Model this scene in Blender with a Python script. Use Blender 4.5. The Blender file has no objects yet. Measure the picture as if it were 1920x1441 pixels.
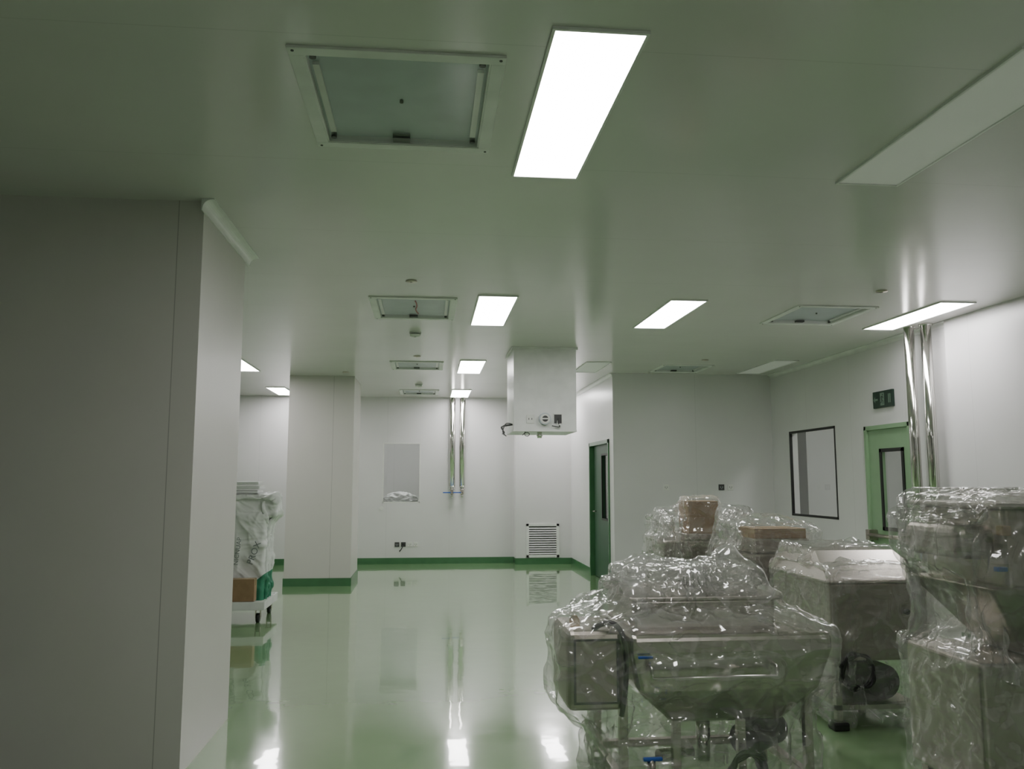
import bpy, math, random
import numpy as np
from mathutils import Vector, Matrix, noise
random.seed(4); np.random.seed(4)
S=bpy.context.scene
COL=S.collection
H=3.13; CAMH=1.55

# ------------------------------------------------------------------ materials
def new_mat(name):
    m=bpy.data.materials.new(name); m.use_nodes=True
    nt=m.node_tree; return m,nt,nt.nodes['Principled BSDF']
def setp(b,**k):
    for n,v in k.items():
        n=n.replace('_',' ')
        if n in b.inputs:
            b.inputs[n].default_value=v
def simple(name,col,rough=.5,metal=0,spec=.5,noise_amt=.06,nscale=6,bump=0,bscale=40,**k):
    m,nt,b=new_mat(name)
    setp(b,Roughness=rough,Metallic=metal,**k)
    b.inputs['Specular IOR Level'].default_value=spec
    tc=nt.nodes.new('ShaderNodeTexCoord')
    n=nt.nodes.new('ShaderNodeTexNoise'); n.inputs['Scale'].default_value=nscale; n.inputs['Detail'].default_value=4
    nt.links.new(tc.outputs['Object'],n.inputs['Vector'])
    r=nt.nodes.new('ShaderNodeValToRGB')
    c=np.array(col)
    r.color_ramp.elements[0].position=.3; r.color_ramp.elements[1].position=.7
    r.color_ramp.elements[0].color=(*(c*(1-noise_amt)),1); r.color_ramp.elements[1].color=(*(np.minimum(c*(1+noise_amt),1)),1)
    nt.links.new(n.outputs['Fac'],r.inputs['Fac']); nt.links.new(r.outputs['Color'],b.inputs['Base Color'])
    if bump:
        n2=nt.nodes.new('ShaderNodeTexNoise'); n2.inputs['Scale'].default_value=bscale
        nt.links.new(tc.outputs['Object'],n2.inputs['Vector'])
        bp=nt.nodes.new('ShaderNodeBump'); bp.inputs['Strength'].default_value=bump; bp.inputs['Distance'].default_value=.01
        nt.links.new(n2.outputs['Fac'],bp.inputs['Height']); nt.links.new(bp.outputs['Normal'],b.inputs['Normal'])
    return m

def panel_mat(name,col,rough,axis,period,offset,spec=.5,width=.004,dark=.55,bump=.03):
    """painted sandwich panel with thin joints every `period` metres along an axis"""
    m,nt,b=new_mat(name); L=nt.links.new; N=nt.nodes.new
    g=N('ShaderNodeNewGeometry'); sx=N('ShaderNodeSeparateXYZ'); L(g.outputs['Position'],sx.inputs[0])
    a=N('ShaderNodeMath'); a.operation='ADD'; a.inputs[1].default_value=-offset+200*period; L(sx.outputs[axis],a.inputs[0])
    mo=N('ShaderNodeMath'); mo.operation='MODULO'; mo.inputs[1].default_value=period; L(a.outputs[0],mo.inputs[0])
    lt=N('ShaderNodeMath'); lt.operation='LESS_THAN'; lt.inputs[1].default_value=width; L(mo.outputs[0],lt.inputs[0])
    n=N('ShaderNodeTexNoise'); n.inputs['Scale'].default_value=1.2; n.inputs['Detail'].default_value=5; L(g.outputs['Position'],n.inputs['Vector'])
    r=N('ShaderNodeValToRGB'); c=np.array(col)
    r.color_ramp.elements[0].position=.3; r.color_ramp.elements[1].position=.7
    r.color_ramp.elements[0].color=(*(c*.97),1); r.color_ramp.elements[1].color=(*(c*1.02),1)
    L(n.outputs['Fac'],r.inputs['Fac'])
    mx=N('ShaderNodeMix'); mx.data_type='RGBA'; mx.inputs[7].default_value=(*(c*dark),1)
    L(lt.outputs[0],mx.inputs[0]); L(r.outputs['Color'],mx.inputs[6]); L(mx.outputs[2],b.inputs['Base Color'])
    n2=N('ShaderNodeTexNoise'); n2.inputs['Scale'].default_value=1.7; n2.inputs['Detail'].default_value=1; L(g.outputs['Position'],n2.inputs['Vector'])
    bp=N('ShaderNodeBump'); bp.inputs['Strength'].default_value=bump*3; bp.inputs['Distance'].default_value=.05
    L(n2.outputs['Fac'],bp.inputs['Height']); L(bp.outputs['Normal'],b.inputs['Normal'])
    setp(b,Roughness=rough); b.inputs['Specular IOR Level'].default_value=spec
    return m

WALLC=(.745,.73,.735)
M_wallY=panel_mat('wall_panel_paint_x',WALLC,.30,0,1.18,-.75,dark=.8)
M_wallX=panel_mat('wall_panel_paint_y',WALLC,.30,1,1.18,4.9,dark=.8)
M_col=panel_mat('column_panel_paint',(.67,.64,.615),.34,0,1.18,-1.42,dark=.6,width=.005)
M_ceil=panel_mat('ceiling_panel_paint',(.765,.74,.74),.17,1,1.18,4.02,dark=.88,width=.005,bump=.01)
M_white=simple('white_powder_coat',(.82,.82,.81),.35)
M_whiteplastic=simple('white_plastic',(.78,.78,.75),.4)
M_recess=simple('diffuser_grey',(.56,.60,.66),.4)
M_steel=simple('stainless_steel',(.54,.50,.46),.27,1,noise_amt=.08,nscale=3,bump=.03,bscale=8)
M_steel2=simple('satin_steel',(.46,.415,.37),.33,1,noise_amt=.08,nscale=3)
M_pipe=simple('polished_pipe',(.66,.65,.62),.12,1,noise_amt=.03)
M_green=simple('green_door_paint',(.27,.42,.25),.35,noise_amt=.03)
M_dkgreen=simple('dark_green_door_paint',(.035,.10,.055),.4,noise_amt=.05)
M_base=simple('green_skirting',(.065,.18,.08),.25,noise_amt=.08)
M_black=simple('black_rubber',(.015,.015,.015),.45)
M_dark=simple('dark_grey_plastic',(.06,.06,.06),.4)
M_blue=simple('blue_handle',(.02,.10,.45),.4)
M_card=simple('cardboard',(.34,.22,.125),.8,noise_amt=.1,nscale=15)
M_cardtop=simple('cardboard_light',(.45,.32,.2),.8,noise_amt=.06,nscale=15)
M_tape=simple('packing_tape',(.4,.29,.16),.2)
M_redc=simple('red_cable',(.4,.05,.04),.5)
M_signg=simple('sign_green',(.012,.035,.022),.3)
M_signw=simple('sign_pale',(.16,.24,.18),.4)
M_printg=simple('sack_print_grey',(.22,.25,.25),.6)

def emis(name,col,s,base=.8):
    m=bpy.data.materials.new(name); m.use_nodes=True; nt=m.node_tree
    b=nt.nodes['Principled BSDF']; setp(b,Roughness=.5); b.inputs['Base Color'].default_value=(base,base,base*.98,1)
    b.inputs['Emission Color'].default_value=(*col,1); b.inputs['Emission Strength'].default_value=s
    return m
M_led=emis('led_panel_on',(1,.98,.975),20.0)
M_off_glow=emis('led_diffuser_off_added_glow',(1,1,.95),.05,.9)  # switched-off diffuser, with a faint emission added so it looks paler
M_led2=emis('led_panel_next_room',(1,1,.97),18.0)

def glass_mat():
    m=bpy.data.materials.new('window_glass'); m.use_nodes=True; nt=m.node_tree; nt.nodes.clear()
    L=nt.links.new;N=nt.nodes.new
    o=N('ShaderNodeOutputMaterial'); mx=N('ShaderNodeMixShader'); t=N('ShaderNodeBsdfTransparent'); t.inputs[0].default_value=(.95,.97,.96,1)
    g=N('ShaderNodeBsdfGlossy'); g.inputs['Roughness'].default_value=.02
    f=N('ShaderNodeLayerWeight'); f.inputs[0].default_value=.5
    pw=N('ShaderNodeMath'); pw.operation='POWER'; pw.inputs[1].default_value=4; L(f.outputs['Facing'],pw.inputs[0])
    ma=N('ShaderNodeMath'); ma.operation='MULTIPLY_ADD'; ma.inputs[1].default_value=.85; ma.inputs[2].default_value=.06; L(pw.outputs[0],ma.inputs[0])
    L(ma.outputs[0],mx.inputs[0]);L(t.outputs[0],mx.inputs[1]);L(g.outputs[0],mx.inputs[2]);L(mx.outputs[0],o.inputs[0]); return m
M_glass=glass_mat()

def film_mat(name,haze=.10,gl=.25,tint=(.93,.93,.92),scale=(3,3,9),bs=.6,edge=.6,rough=.12,crease=0.0,rot=(.3,.5,.2),dist=1.0):
    m=bpy.data.materials.new(name); m.use_nodes=True; nt=m.node_tree; nt.nodes.clear()
    L=nt.links.new;N=nt.nodes.new
    o=N('ShaderNodeOutputMaterial')
    tc=N('ShaderNodeTexCoord'); mp=N('ShaderNodeMapping'); mp.inputs['Scale'].default_value=scale; mp.inputs['Rotation'].default_value=rot
    L(tc.outputs['Object'],mp.inputs[0])
    n=N('ShaderNodeTexNoise'); n.noise_type='RIDGED_MULTIFRACTAL'; n.inputs['Scale'].default_value=2.2; n.inputs['Detail'].default_value=6; n.inputs['Distortion'].default_value=dist
    L(mp.outputs[0],n.inputs['Vector'])
    bp=N('ShaderNodeBump'); bp.inputs['Strength'].default_value=bs; bp.inputs['Distance'].default_value=.008
    L(n.outputs['Fac'],bp.inputs['Height'])
    t=N('ShaderNodeBsdfTransparent'); t.inputs[0].default_value=(*tint,1)
    g=N('ShaderNodeBsdfGlossy'); g.inputs['Roughness'].default_value=rough; g.inputs[0].default_value=(.95,.95,.95,1); L(bp.outputs[0],g.inputs['Normal'])
    d=N('ShaderNodeBsdfDiffuse'); d.inputs[0].default_value=(.85,.85,.85,1); L(bp.outputs[0],d.inputs['Normal'])
    tr=N('ShaderNodeBsdfTranslucent'); tr.inputs[0].default_value=(.85,.85,.85,1)
    dm=N('ShaderNodeMixShader'); dm.inputs[0].default_value=.4; L(d.outputs[0],dm.inputs[1]); L(tr.outputs[0],dm.inputs[2])
    lw=N('ShaderNodeLayerWeight'); lw.inputs[0].default_value=.5; L(bp.outputs[0],lw.inputs['Normal'])
    pw=N('ShaderNodeMath'); pw.operation='POWER'; pw.inputs[1].default_value=3; L(lw.outputs['Facing'],pw.inputs[0])
    r=N('ShaderNodeMapRange'); r.inputs['From Min'].default_value=.9; r.inputs['From Max'].default_value=2.2; r.inputs['To Min'].default_value=haze*.6; r.inputs['To Max'].default_value=min(haze*3.2,.9)
    L(n.outputs['Fac'],r.inputs['Value'])
    hz=r.outputs[0]
    if crease:
        at=N('ShaderNodeAttribute'); at.attribute_name='crease'
        mc=N('ShaderNodeMath'); mc.operation='MULTIPLY_ADD'; mc.use_clamp=True; mc.inputs[1].default_value=crease; L(at.outputs['Fac'],mc.inputs[0]); L(r.outputs[0],mc.inputs[2]); hz=mc.outputs[0]
    m1=N('ShaderNodeMixShader'); L(hz,m1.inputs[0]); L(t.outputs[0],m1.inputs[1]); L(dm.outputs[0],m1.inputs[2])
    ma=N('ShaderNodeMath'); ma.operation='MULTIPLY_ADD'; ma.inputs[1].default_value=edge; ma.inputs[2].default_value=gl; L(pw.outputs[0],ma.inputs[0])
    m2=N('ShaderNodeMixShader'); L(ma.outputs[0],m2.inputs[0]); L(m1.outputs[0],m2.inputs[1]); L(g.outputs[0],m2.inputs[2])
    L(m2.outputs[0],o.inputs[0]); return m
M_film=film_mat('clear_plastic_film',haze=.15,gl=.12,crease=.28,rough=.12,bs=.55,scale=(2.2,2.2,11),rot=(.5,.6,.3),dist=.5)
M_film2=film_mat('thin_plastic_film',haze=.09,gl=.09,crease=.24,rough=.12,bs=.5,edge=.5,scale=(2.2,2.2,11),rot=(-.6,.5,.9),dist=.5)
M_bubble=film_mat('bubble_wrap_film',haze=.3,gl=.2,scale=(9,9,9),bs=.9)
M_pvfilm=film_mat('diffuser_cover_film',haze=.06,gl=.02,tint=(.95,.95,.95),scale=(1,1,1),bs=.03,edge=.2,rough=.15)

def sack_mat():
    m,nt,b=new_mat('white_woven_sack'); L=nt.links.new;N=nt.nodes.new
    tc=N('ShaderNodeTexCoord'); 
    n=N('ShaderNodeTexNoise'); n.inputs['Scale'].default_value=7; n.inputs['Detail'].default_value=5; L(tc.outputs['Object'],n.inputs['Vector'])
    r=N('ShaderNodeValToRGB'); r.color_ramp.elements[0].color=(.74,.75,.74,1); r.color_ramp.elements[1].color=(.88,.89,.88,1); L(n.outputs[0],r.inputs[0])
    sx=N('ShaderNodeSeparateXYZ'); L(tc.outputs['Object'],sx.inputs[0])
    # green printed hem in the lower right corner
    a=N('ShaderNodeMath'); a.operation='MULTIPLY_ADD'; a.inputs[1].default_value=-.8; a.inputs[2].default_value=-1.05; L(sx.outputs[0],a.inputs[0])
    lt=N('ShaderNodeMath'); lt.operation='ADD'; L(sx.outputs[2],lt.inputs[0]); L(a.outputs[0],lt.inputs[1])
    l2=N('ShaderNodeMath'); l2.operation='LESS_THAN'; l2.inputs[1].default_value=.90; L(lt.outputs[0],l2.inputs[0])
    mx=N('ShaderNodeMix'); mx.data_type='RGBA'; mx.inputs[7].default_value=(.04,.24,.14,1); L(l2.outputs[0],mx.inputs[0]); L(r.outputs[0],mx.inputs[6]); L(mx.outputs[2],b.inputs['Base Color'])
    w=N('ShaderNodeTexNoise'); w.inputs['Scale'].default_value=12; L(tc.outputs['Object'],w.inputs['Vector'])
    bp=N('ShaderNodeBump'); bp.inputs['Strength'].default_value=.3; bp.inputs['Distance'].default_value=.01; L(w.outputs[0],bp.inputs['Height']); L(bp.outputs['Normal'],b.inputs['Normal'])
    setp(b,Roughness=.4); return m
M_sack=sack_mat()
M_cloth=simple('white_sack_plain',(.8,.81,.8),.45)

def floor_mat():
    m,nt,b=new_mat('green_epoxy_floor'); L=nt.links.new;N=nt.nodes.new
    g=N('ShaderNodeNewGeometry')
    n=N('ShaderNodeTexNoise'); n.inputs['Scale'].default_value=.9; n.inputs['Detail'].default_value=6; L(g.outputs['Position'],n.inputs['Vector'])
    r=N('ShaderNodeValToRGB'); r.color_ramp.elements[0].position=.3; r.color_ramp.elements[1].position=.75
    r.color_ramp.elements[0].color=(.225,.37,.18,1); r.color_ramp.elements[1].color=(.26,.415,.21,1); L(n.outputs[0],r.inputs[0]); L(r.outputs[0],b.inputs['Base Color'])
    w=N('ShaderNodeTexNoise'); w.inputs['Scale'].default_value=3.0; w.inputs['Detail'].default_value=2; L(g.outputs['Position'],w.inputs['Vector'])
    bp=N('ShaderNodeBump'); bp.inputs['Strength'].default_value=.07; bp.inputs['Distance'].default_value=.02; L(w.outputs[0],bp.inputs['Height']); L(bp.outputs['Normal'],b.inputs['Normal']); L(bp.outputs['Normal'],b.inputs['Coat Normal'])
    setp(b,Roughness=.12,Coat_Weight=.85,Coat_Roughness=.03); b.inputs['Specular IOR Level'].default_value=.6; return m
M_floor=floor_mat()

# ------------------------------------------------------------------ mesh helpers
def mobj(name,verts,faces,mat,parent=None,smooth=False,mats=None,fm=None):
    me=bpy.data.meshes.new(name); me.from_pydata([tuple(v) for v in verts],[],faces); me.update()
    for mm in (mats or [mat]): me.materials.append(mm)
    if fm: me.polygons.foreach_set('material_index',fm)
    if smooth: me.polygons.foreach_set('use_smooth',[True]*len(me.polygons))
    o=bpy.data.objects.new(name,me); COL.objects.link(o)
    if parent: o.parent=parent
    return o
def empty(name,loc=(0,0,0)):
    e=bpy.data.objects.new(name,None); e.empty_display_size=.1; e.location=(0,0,0); COL.objects.link(e); return e
BF=[(0,3,2,1),(4,5,6,7),(0,1,5,4),(1,2,6,5),(2,3,7,6),(3,0,4,7)]
def bv(x0,x1,y0,y1,z0,z1):
    return [(x0,y0,z0),(x1,y0,z0),(x1,y1,z0),(x0,y1,z0),(x0,y0,z1),(x1,y0,z1),(x1,y1,z1),(x0,y1,z1)]
def box(name,x0,x1,y0,y1,z0,z1,mat,parent=None,bevel=0):
    o=mobj(name,bv(x0,x1,y0,y1,z0,z1),BF,mat,parent)
    if bevel:
        m=o.modifiers.new('bevel','BEVEL'); m.width=bevel; m.segments=3
    return o
def boxes(name,lst,mat,parent=None,bevel=0):
    V=[];F=[]
    for b in lst:
        k=len(V); V+=bv(*b); F+=[tuple(i+k for i in f) for f in BF]
    o=mobj(name,V,F,mat,parent)
    if bevel:
        m=o.modifiers.new('bevel','BEVEL'); m.width=bevel; m.segments=2
    return o
def quad(name,pts,mat,parent=None): return mobj(name,pts,[(0,1,2,3)],mat,parent)
def cyl(name,p0,p1,r,mat,parent=None,seg=24,r1=None):
    p0=Vector(p0);p1=Vector(p1);d=(p1-p0).normalized(); r1=r if r1 is None else r1
    u=d.orthogonal().normalized(); w=d.cross(u)
    V=[];F=[]
    for p,rr in ((p0,r),(p1,r1)):
        for i in range(seg):
            a=2*math.pi*i/seg; V.append(p+u*math.cos(a)*rr+w*math.sin(a)*rr)
    for i in range(seg):
        j=(i+1)%seg; F.append((i,j,seg+j,seg+i))
    F.append(tuple(range(seg))[::-1]); F.append(tuple(range(seg,2*seg)))
    o=mobj(name,V,F,mat,parent)
    for i,pl in enumerate(o.data.polygons): pl.use_smooth=(i<seg)
    return o
def tube(name,pts,r,mat,parent=None,cyclic=False,smooth=True):
    cu=bpy.data.curves.new(name,'CURVE'); cu.dimensions='3D'; cu.bevel_depth=r; cu.bevel_resolution=4; cu.use_fill_caps=True
    sp=cu.splines.new('NURBS' if smooth else 'POLY'); sp.points.add(len(pts)-1)
    for i,p in enumerate(pts): sp.points[i].co=(*p,1)
    if smooth: sp.use_endpoint_u=not cyclic; sp.order_u=3
    sp.use_cyclic_u=cyclic; cu.materials.append(mat)
    o=bpy.data.objects.new(name,cu); COL.objects.link(o)
    if parent:o.parent=parent
    return o
def loft(name,rings,mat,parent=None,bevel=0,cap=True,smooth=False):
    n=len(rings[0]);V=[p for r in rings for p in r];F=[]
    for k in range(len(rings)-1):
        for i in range(n):
            j=(i+1)%n; F.append((k*n+i,k*n+j,(k+1)*n+j,(k+1)*n+i))
    if cap: F.append(tuple(range(n))[::-1]); F.append(tuple(range((len(rings)-1)*n,len(rings)*n)))
    o=mobj(name,V,F,mat,parent,smooth)
    if bevel:
        m=o.modifiers.new('bevel','BEVEL'); m.width=bevel; m.segments=3
    return o
def rect(x0,x1,y0,y1,z): return [(x0,y0,z),(x1,y0,z),(x1,y1,z),(x0,y1,z)]
def coil(name,c,r,mat,parent,turns=5,rt=.008,plane='xz'):
    pts=[]
    for i in range(turns*14):
        a=2*math.pi*i/14; rr=r*(1+.13*math.sin(i*1.7)+.09*math.sin(i*.53)); off=.015*math.sin(i*.9)+.006*(i/14)
        x=rr*math.cos(a); z=rr*math.sin(a)
        pts.append((c[0]+x,c[1]+off,c[2]+z) if plane=='xz' else (c[0]+x,c[1]+z,c[2]+off))
    return tube(name,pts,rt,mat,parent)

def slab(name,axis,u0,u1,v0,v1,w0,w1,holes,mat):
    us=sorted({u0,u1,*[h[0] for h in holes],*[h[1] for h in holes]}); vs=sorted({v0,v1,*[h[2] for h in holes],*[h[3] for h in holes]})
    V={};F=[]
    def idx(u,v,w):
        key=(round(u,4),round(v,4),round(w,4))
        if key not in V: V[key]=len(V)
        return V[key]
    nu=len(us)-1;nv=len(vs)-1
    solid=[[not any(h[0]-1e-6<=us[i] and us[i+1]<=h[1]+1e-6 and h[2]-1e-6<=vs[j] and vs[j+1]<=h[3]+1e-6 for h in holes) for j in range(nv)] for i in range(nu)]
    for i in range(nu):
        for j in range(nv):
            if not solid[i][j]: continue
            a,b,c,d=us[i],us[i+1],vs[j],vs[j+1]
            F.append([idx(a,c,w0),idx(a,d,w0),idx(b,d,w0),idx(b,c,w0)])
            F.append([idx(a,c,w1),idx(b,c,w1),idx(b,d,w1),idx(a,d,w1)])
            def s(ii,jj): return 0<=ii<nu and 0<=jj<nv and solid[ii][jj]
            if not s(i-1,j): F.append([idx(a,c,w0),idx(a,c,w1),idx(a,d,w1),idx(a,d,w0)])
            if not s(i+1,j): F.append([idx(b,c,w0),idx(b,d,w0),idx(b,d,w1),idx(b,c,w1)])
            if not s(i,j-1): F.append([idx(a,c,w0),idx(b,c,w0),idx(b,c,w1),idx(a,c,w1)])
            if not s(i,j+1): F.append([idx(a,d,w0),idx(a,d,w1),idx(b,d,w1),idx(b,d,w0)])
    def tr(k):
        u,v,w=k
        return {'x':(w,u,v),'y':(u,w,v),'z':(u,v,w)}[axis]
    o=mobj(name,[tr(k) for k in V.keys()],F,mat)
    import bmesh
    bm=bmesh.new(); bm.from_mesh(o.data); bmesh.ops.recalc_face_normals(bm,faces=bm.faces); bm.to_mesh(o.data); bm.free()
    return o

# ------------------------------------------------------------------ room shell
XL,XR=-5.2,5.15; YB,YF=-2.2,15.85; XD=2.72; YK=11.95
lights_on=[(.42,.77,2.70,4.13),(.42,.77,6.94,8.30),(.42,.77,10.82,12.13),(.42,.77,14.4,15.7),
           (2.11,2.45,6.94,8.28),(2.11,2.45,14.4,15.7),(4.52,4.86,6.78,8.12),
           (-2.75,-2.42,10.85,12.2),(-2.75,-2.42,14.33,15.6),(2.15,2.5,-1.4,-.05)]  # last panel is unseen, added behind the camera to brighten column and machine fronts
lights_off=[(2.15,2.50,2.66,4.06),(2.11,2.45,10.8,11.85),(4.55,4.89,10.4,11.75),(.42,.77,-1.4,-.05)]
vents=[(-.53,.28,2.92,3.83),(-.52,.25,7.08,8.05),(-.51,.21,11.0,11.8),(-.50,.20,14.5,15.3),(3.33,4.10,7.05,7.93),(3.20,3.93,10.95,11.72)]
fw=.055
holes=[(a,b,c,d) for a,b,c,d in lights_on+lights_off]+[(a+fw,b-fw,c+fw,d-fw) for a,b,c,d in vents]
slab('ceiling','z',XL-.1,XR+.1,YB-.1,YF+.1,H,H+.06,holes,M_ceil)
box('floor',XL-.1,9,YB-.1,20,-.1,0,M_floor)

WIN_F=(-.83,-.12,1.13,2.26)
slab('wall_far','y',XL,XD+.1,0,H,YF,YF+.12,[WIN_F],M_wallY)
box('wall_far_boxout',1.66,XD,YF-.30,YF,0,H,M_wallY)
DOOR1=(12.22,13.72,0,2.17)
slab('wall_corridor','x',YK,YF,0,H,XD,XD+.12,[DOOR1],M_wallX)
box('wall_block',XD+.12,XR,YK,YK+.12,0,H,M_wallY)
WIN_R=(10.02,11.36,1.06,2.24); DOOR2=(8.36,9.30,0,2.18)
slab('wall_right','x',YB,YK+.12,0,H,XR,XR+.12,[WIN_R,DOOR2],M_wallX)
box('wall_right_pier',5.10,XR,YB,7.62,0,H,M_wallX)
box('wall_left',XL-.12,XL,YB,YF+.12,0,H,M_wallX)
box('wall_back',XL,XR,YB-.12,YB,0,H,M_wallY)
BH=.115
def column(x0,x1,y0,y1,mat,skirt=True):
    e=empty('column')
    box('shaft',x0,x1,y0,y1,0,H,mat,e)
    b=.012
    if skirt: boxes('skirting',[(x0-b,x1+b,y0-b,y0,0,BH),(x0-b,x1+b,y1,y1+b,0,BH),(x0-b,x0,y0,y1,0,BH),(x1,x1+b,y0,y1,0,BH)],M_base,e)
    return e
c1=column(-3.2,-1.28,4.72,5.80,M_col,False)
def cove(name,p0,p1,out,parent=None,r=.055):
    p0=Vector(p0);p1=Vector(p1);o=Vector(out);prof=[]
    n=7
    prof=[(0,-r-.012),(0.006,-r-.012)]
    for i in range(n+1):
        a=math.pi/2*i/n; prof.append((.006+r*(1-math.cos(a)),-r-.006+r*math.sin(a)))
    prof+= [(r+.014,-.006),(r+.014,0),(0,0)]
    rings=[]
    for p in (p0,p1): rings.append([p+o*u+Vector((0,0,v)) for u,v in prof])
    return loft(name,rings,M_white,parent,smooth=False)
cove('cove_moulding',(-1.28,4.66,H),(-1.28,5.92,H),(1,0,0),c1)
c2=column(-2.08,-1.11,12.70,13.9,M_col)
cove('trim_1',(XR,7.62,H),(XR,YK,H),(-1,0,0),r=.04)
cove('trim_2',(XD,YK,H),(XD,YF-.3,H),(-1,0,0),r=.04)
b=.012
boxes('baseboard_far',[(XL,1.66,YF-b,YF,0,BH),(1.66,XD,YF-.30-b,YF-.30,0,BH),(1.66-b,1.66,YF-.30,YF,0,BH)],M_base)
boxes('baseboard_corridor',[(XD-b,XD,13.78,YF-.3,0,BH),(XD-b,XD,YK,12.16,0,BH)],M_base)
boxes('baseboard_block',[(XD,XR,YK-b,YK,0,BH)],M_base)
boxes('baseboard_right',[(XR-b,XR,9.36,YK,0,BH),(5.10-b,5.10,YB,7.62,0,BH)],M_base)
boxes('baseboard_left',[(XL,XL+b,YB,YF,0,BH)],M_base)

# rooms beyond the openings
box('wall_next_room_right',8.2,8.3,7,13,0,H,M_wallX)
box('wall_next_room_end',XR+.12,8.3,12.5,12.6,0,H,M_wallY)
box('wall_next_room_near',XR+.12,8.3,6.9,7,0,H,M_wallY)
box('column_next_room',5.75,6.2,12.1,12.5,0,H,M_wallY)
box('ceiling_next_room',XR+.12,8.3,6.9,12.6,H,H+.05,M_white)
box('ceiling_light_next_room',6.0,6.34,8.8,10.1,H-.03,H,M_led2)
box('wall_back_room',-2.5,2.9,19.2,19.3,0,H,M_wallY)
box('wall_back_room_side',-2.6,-2.5,YF+.12,19.3,0,H,M_wallX)
box('wall_back_room_end',2.84,2.94,YF+.12,19.3,0,H,M_wallX)
box('ceiling_back_room',-2.6,2.94,YF+.12,19.3,H,H+.05,M_white)
box('ceiling_light_back_room',-.6,-.26,16.6,17.9,H-.03,H,M_led2)
box('wall_corridor_end',4.6,4.7,YK+.12,YF+.12,0,H,M_wallX)
box('ceiling_corridor_room',XD+.12,4.7,YK+.12,YF+.12,H,H+.05,M_white)

# ------------------------------------------------------------------ ceiling fittings
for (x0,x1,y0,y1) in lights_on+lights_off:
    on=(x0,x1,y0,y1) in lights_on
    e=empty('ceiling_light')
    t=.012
    box('diffuser',x0+t,x1-t,y0+t,y1-t,H-.006,H+.01,M_led if on else M_off_glow,e)
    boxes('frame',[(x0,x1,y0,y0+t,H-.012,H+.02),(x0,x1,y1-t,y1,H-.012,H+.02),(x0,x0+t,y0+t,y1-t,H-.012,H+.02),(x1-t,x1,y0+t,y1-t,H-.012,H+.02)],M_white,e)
for vi,(x0,x1,y0,y1) in enumerate(vents):
    e=empty('ceiling_air_diffuser')
    f=fw; z0=H-.012
    boxes('frame',[(x0,x1,y0,y0+f,z0,H),(x0,x1,y1-f,y1,z0,H),(x0,x0+f,y0+f,y1-f,z0,H),(x1-f,x1,y0+f,y1-f,z0,H)],M_white,e,.002)
    d=.022; a0,a1,c0,c1_=x0+f,x1-f,y0+f,y1-f
    quad('diffuser_face',rect(a0,a1,c0,c1_,H+d),M_recess,e)
    boxes('rim',[(a0,a0+.006,c0,c1_,H-.008,H+d),(a1-.006,a1,c0,c1_,H-.008,H+d),(a0,a1,c0,c0+.006,H-.008,H+d),(a0,a1,c1_-.006,c1_,H-.008,H+d)],M_white,e)
    boxes('side_rails',[(a0+.02,a0+.045,c0+.1,c1_-.08,H+.006,H+.02),(a1-.045,a1-.02,c0+.1,c1_-.08,H+.006,H+.02)],M_white,e)
    quad('film_cover',rect(a0,a1,c0,c1_,H+.002),M_pvfilm,e)
    box('bracket',(x0+x1)/2-.05,(x0+x1)/2+.03,c1_-.065,c1_-.015,H-.004,H+.015,M_dark,e)
    cyl('nozzle',((x0+x1)/2,(y0+y1)/2,H+.01),((x0+x1)/2,(y0+y1)/2,H+.022),.008,M_black,e)
    for i,(sx,sy) in enumerate([(a0+.03,c0+.03),(a1-.03,c0+.03),(a0+.03,c1_-.04),(a1-.03,c1_-.04)]):
        cyl('knob_%d'%(i+1),(sx,sy,H-.004),(sx,sy,H+.02),.013,M_dark,e,12)
    for i,(sx,sy) in enumerate([(x0+.02,y0+.02),(x1-.02,y0+.02),(x0+.02,y1-.02),(x1-.02,y1-.02)]):
        cyl('screw_%d'%(i+1),(sx,sy,z0-.003),(sx,sy,z0+.002),.006,M_dark,e,8)
    if vi==1:
        tube('red_cable',[(-.12,7.3,H+.01),(-.1,7.5,H+.012),(-.13,7.7,H+.012),(-.1,7.85,H+.01)],.006,M_redc,e)
def lathe(name,prof,c,mat,parent=None,seg=32):
    V=[];F=[]
    for r,z in prof:
        for i in range(seg):
            a=2*math.pi*i/seg; V.append((c[0]+r*math.cos(a),c[1]+r*math.sin(a),c[2]+z))
    for k in range(len(prof)-1):
        for i in range(seg):
            j=(i+1)%seg; F.append((k*seg+i,k*seg+j,(k+1)*seg+j,(k+1)*seg+i))
    F.append(tuple(range(seg))); F.append(tuple(range((len(prof)-1)*seg,len(prof)*seg))[::-1])
    return mobj(name,V,F,mat,parent,smooth=True)
for x,y in [(-.14,8.79),(-.15,13.6)]:
    e=empty('smoke_detector')
    lathe('base',[(.062,0),(.064,-.012),(.06,-.02)],(x,y,H),M_whiteplastic,e)
    lathe('slot_ring',[(.048,-.018),(.048,-.03)],(x,y,H),M_dark,e)
    lathe('head',[(.058,-.028),(.055,-.042),(.04,-.052),(.012,-.055)],(x,y,H),M_whiteplastic,e)
for x,y in [(-.14,6.5),(-.14,10.52),(3.78,6.45),(3.63,10.47),(-1.2,12.2),(2.0,12.6)]:
    e=empty('sprinkler_cover')
    lathe('disc',[(.045,0),(.047,-.006),(.04,-.010),(.01,-.011)],(x,y,H-.001),M_steel2,e)

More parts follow.
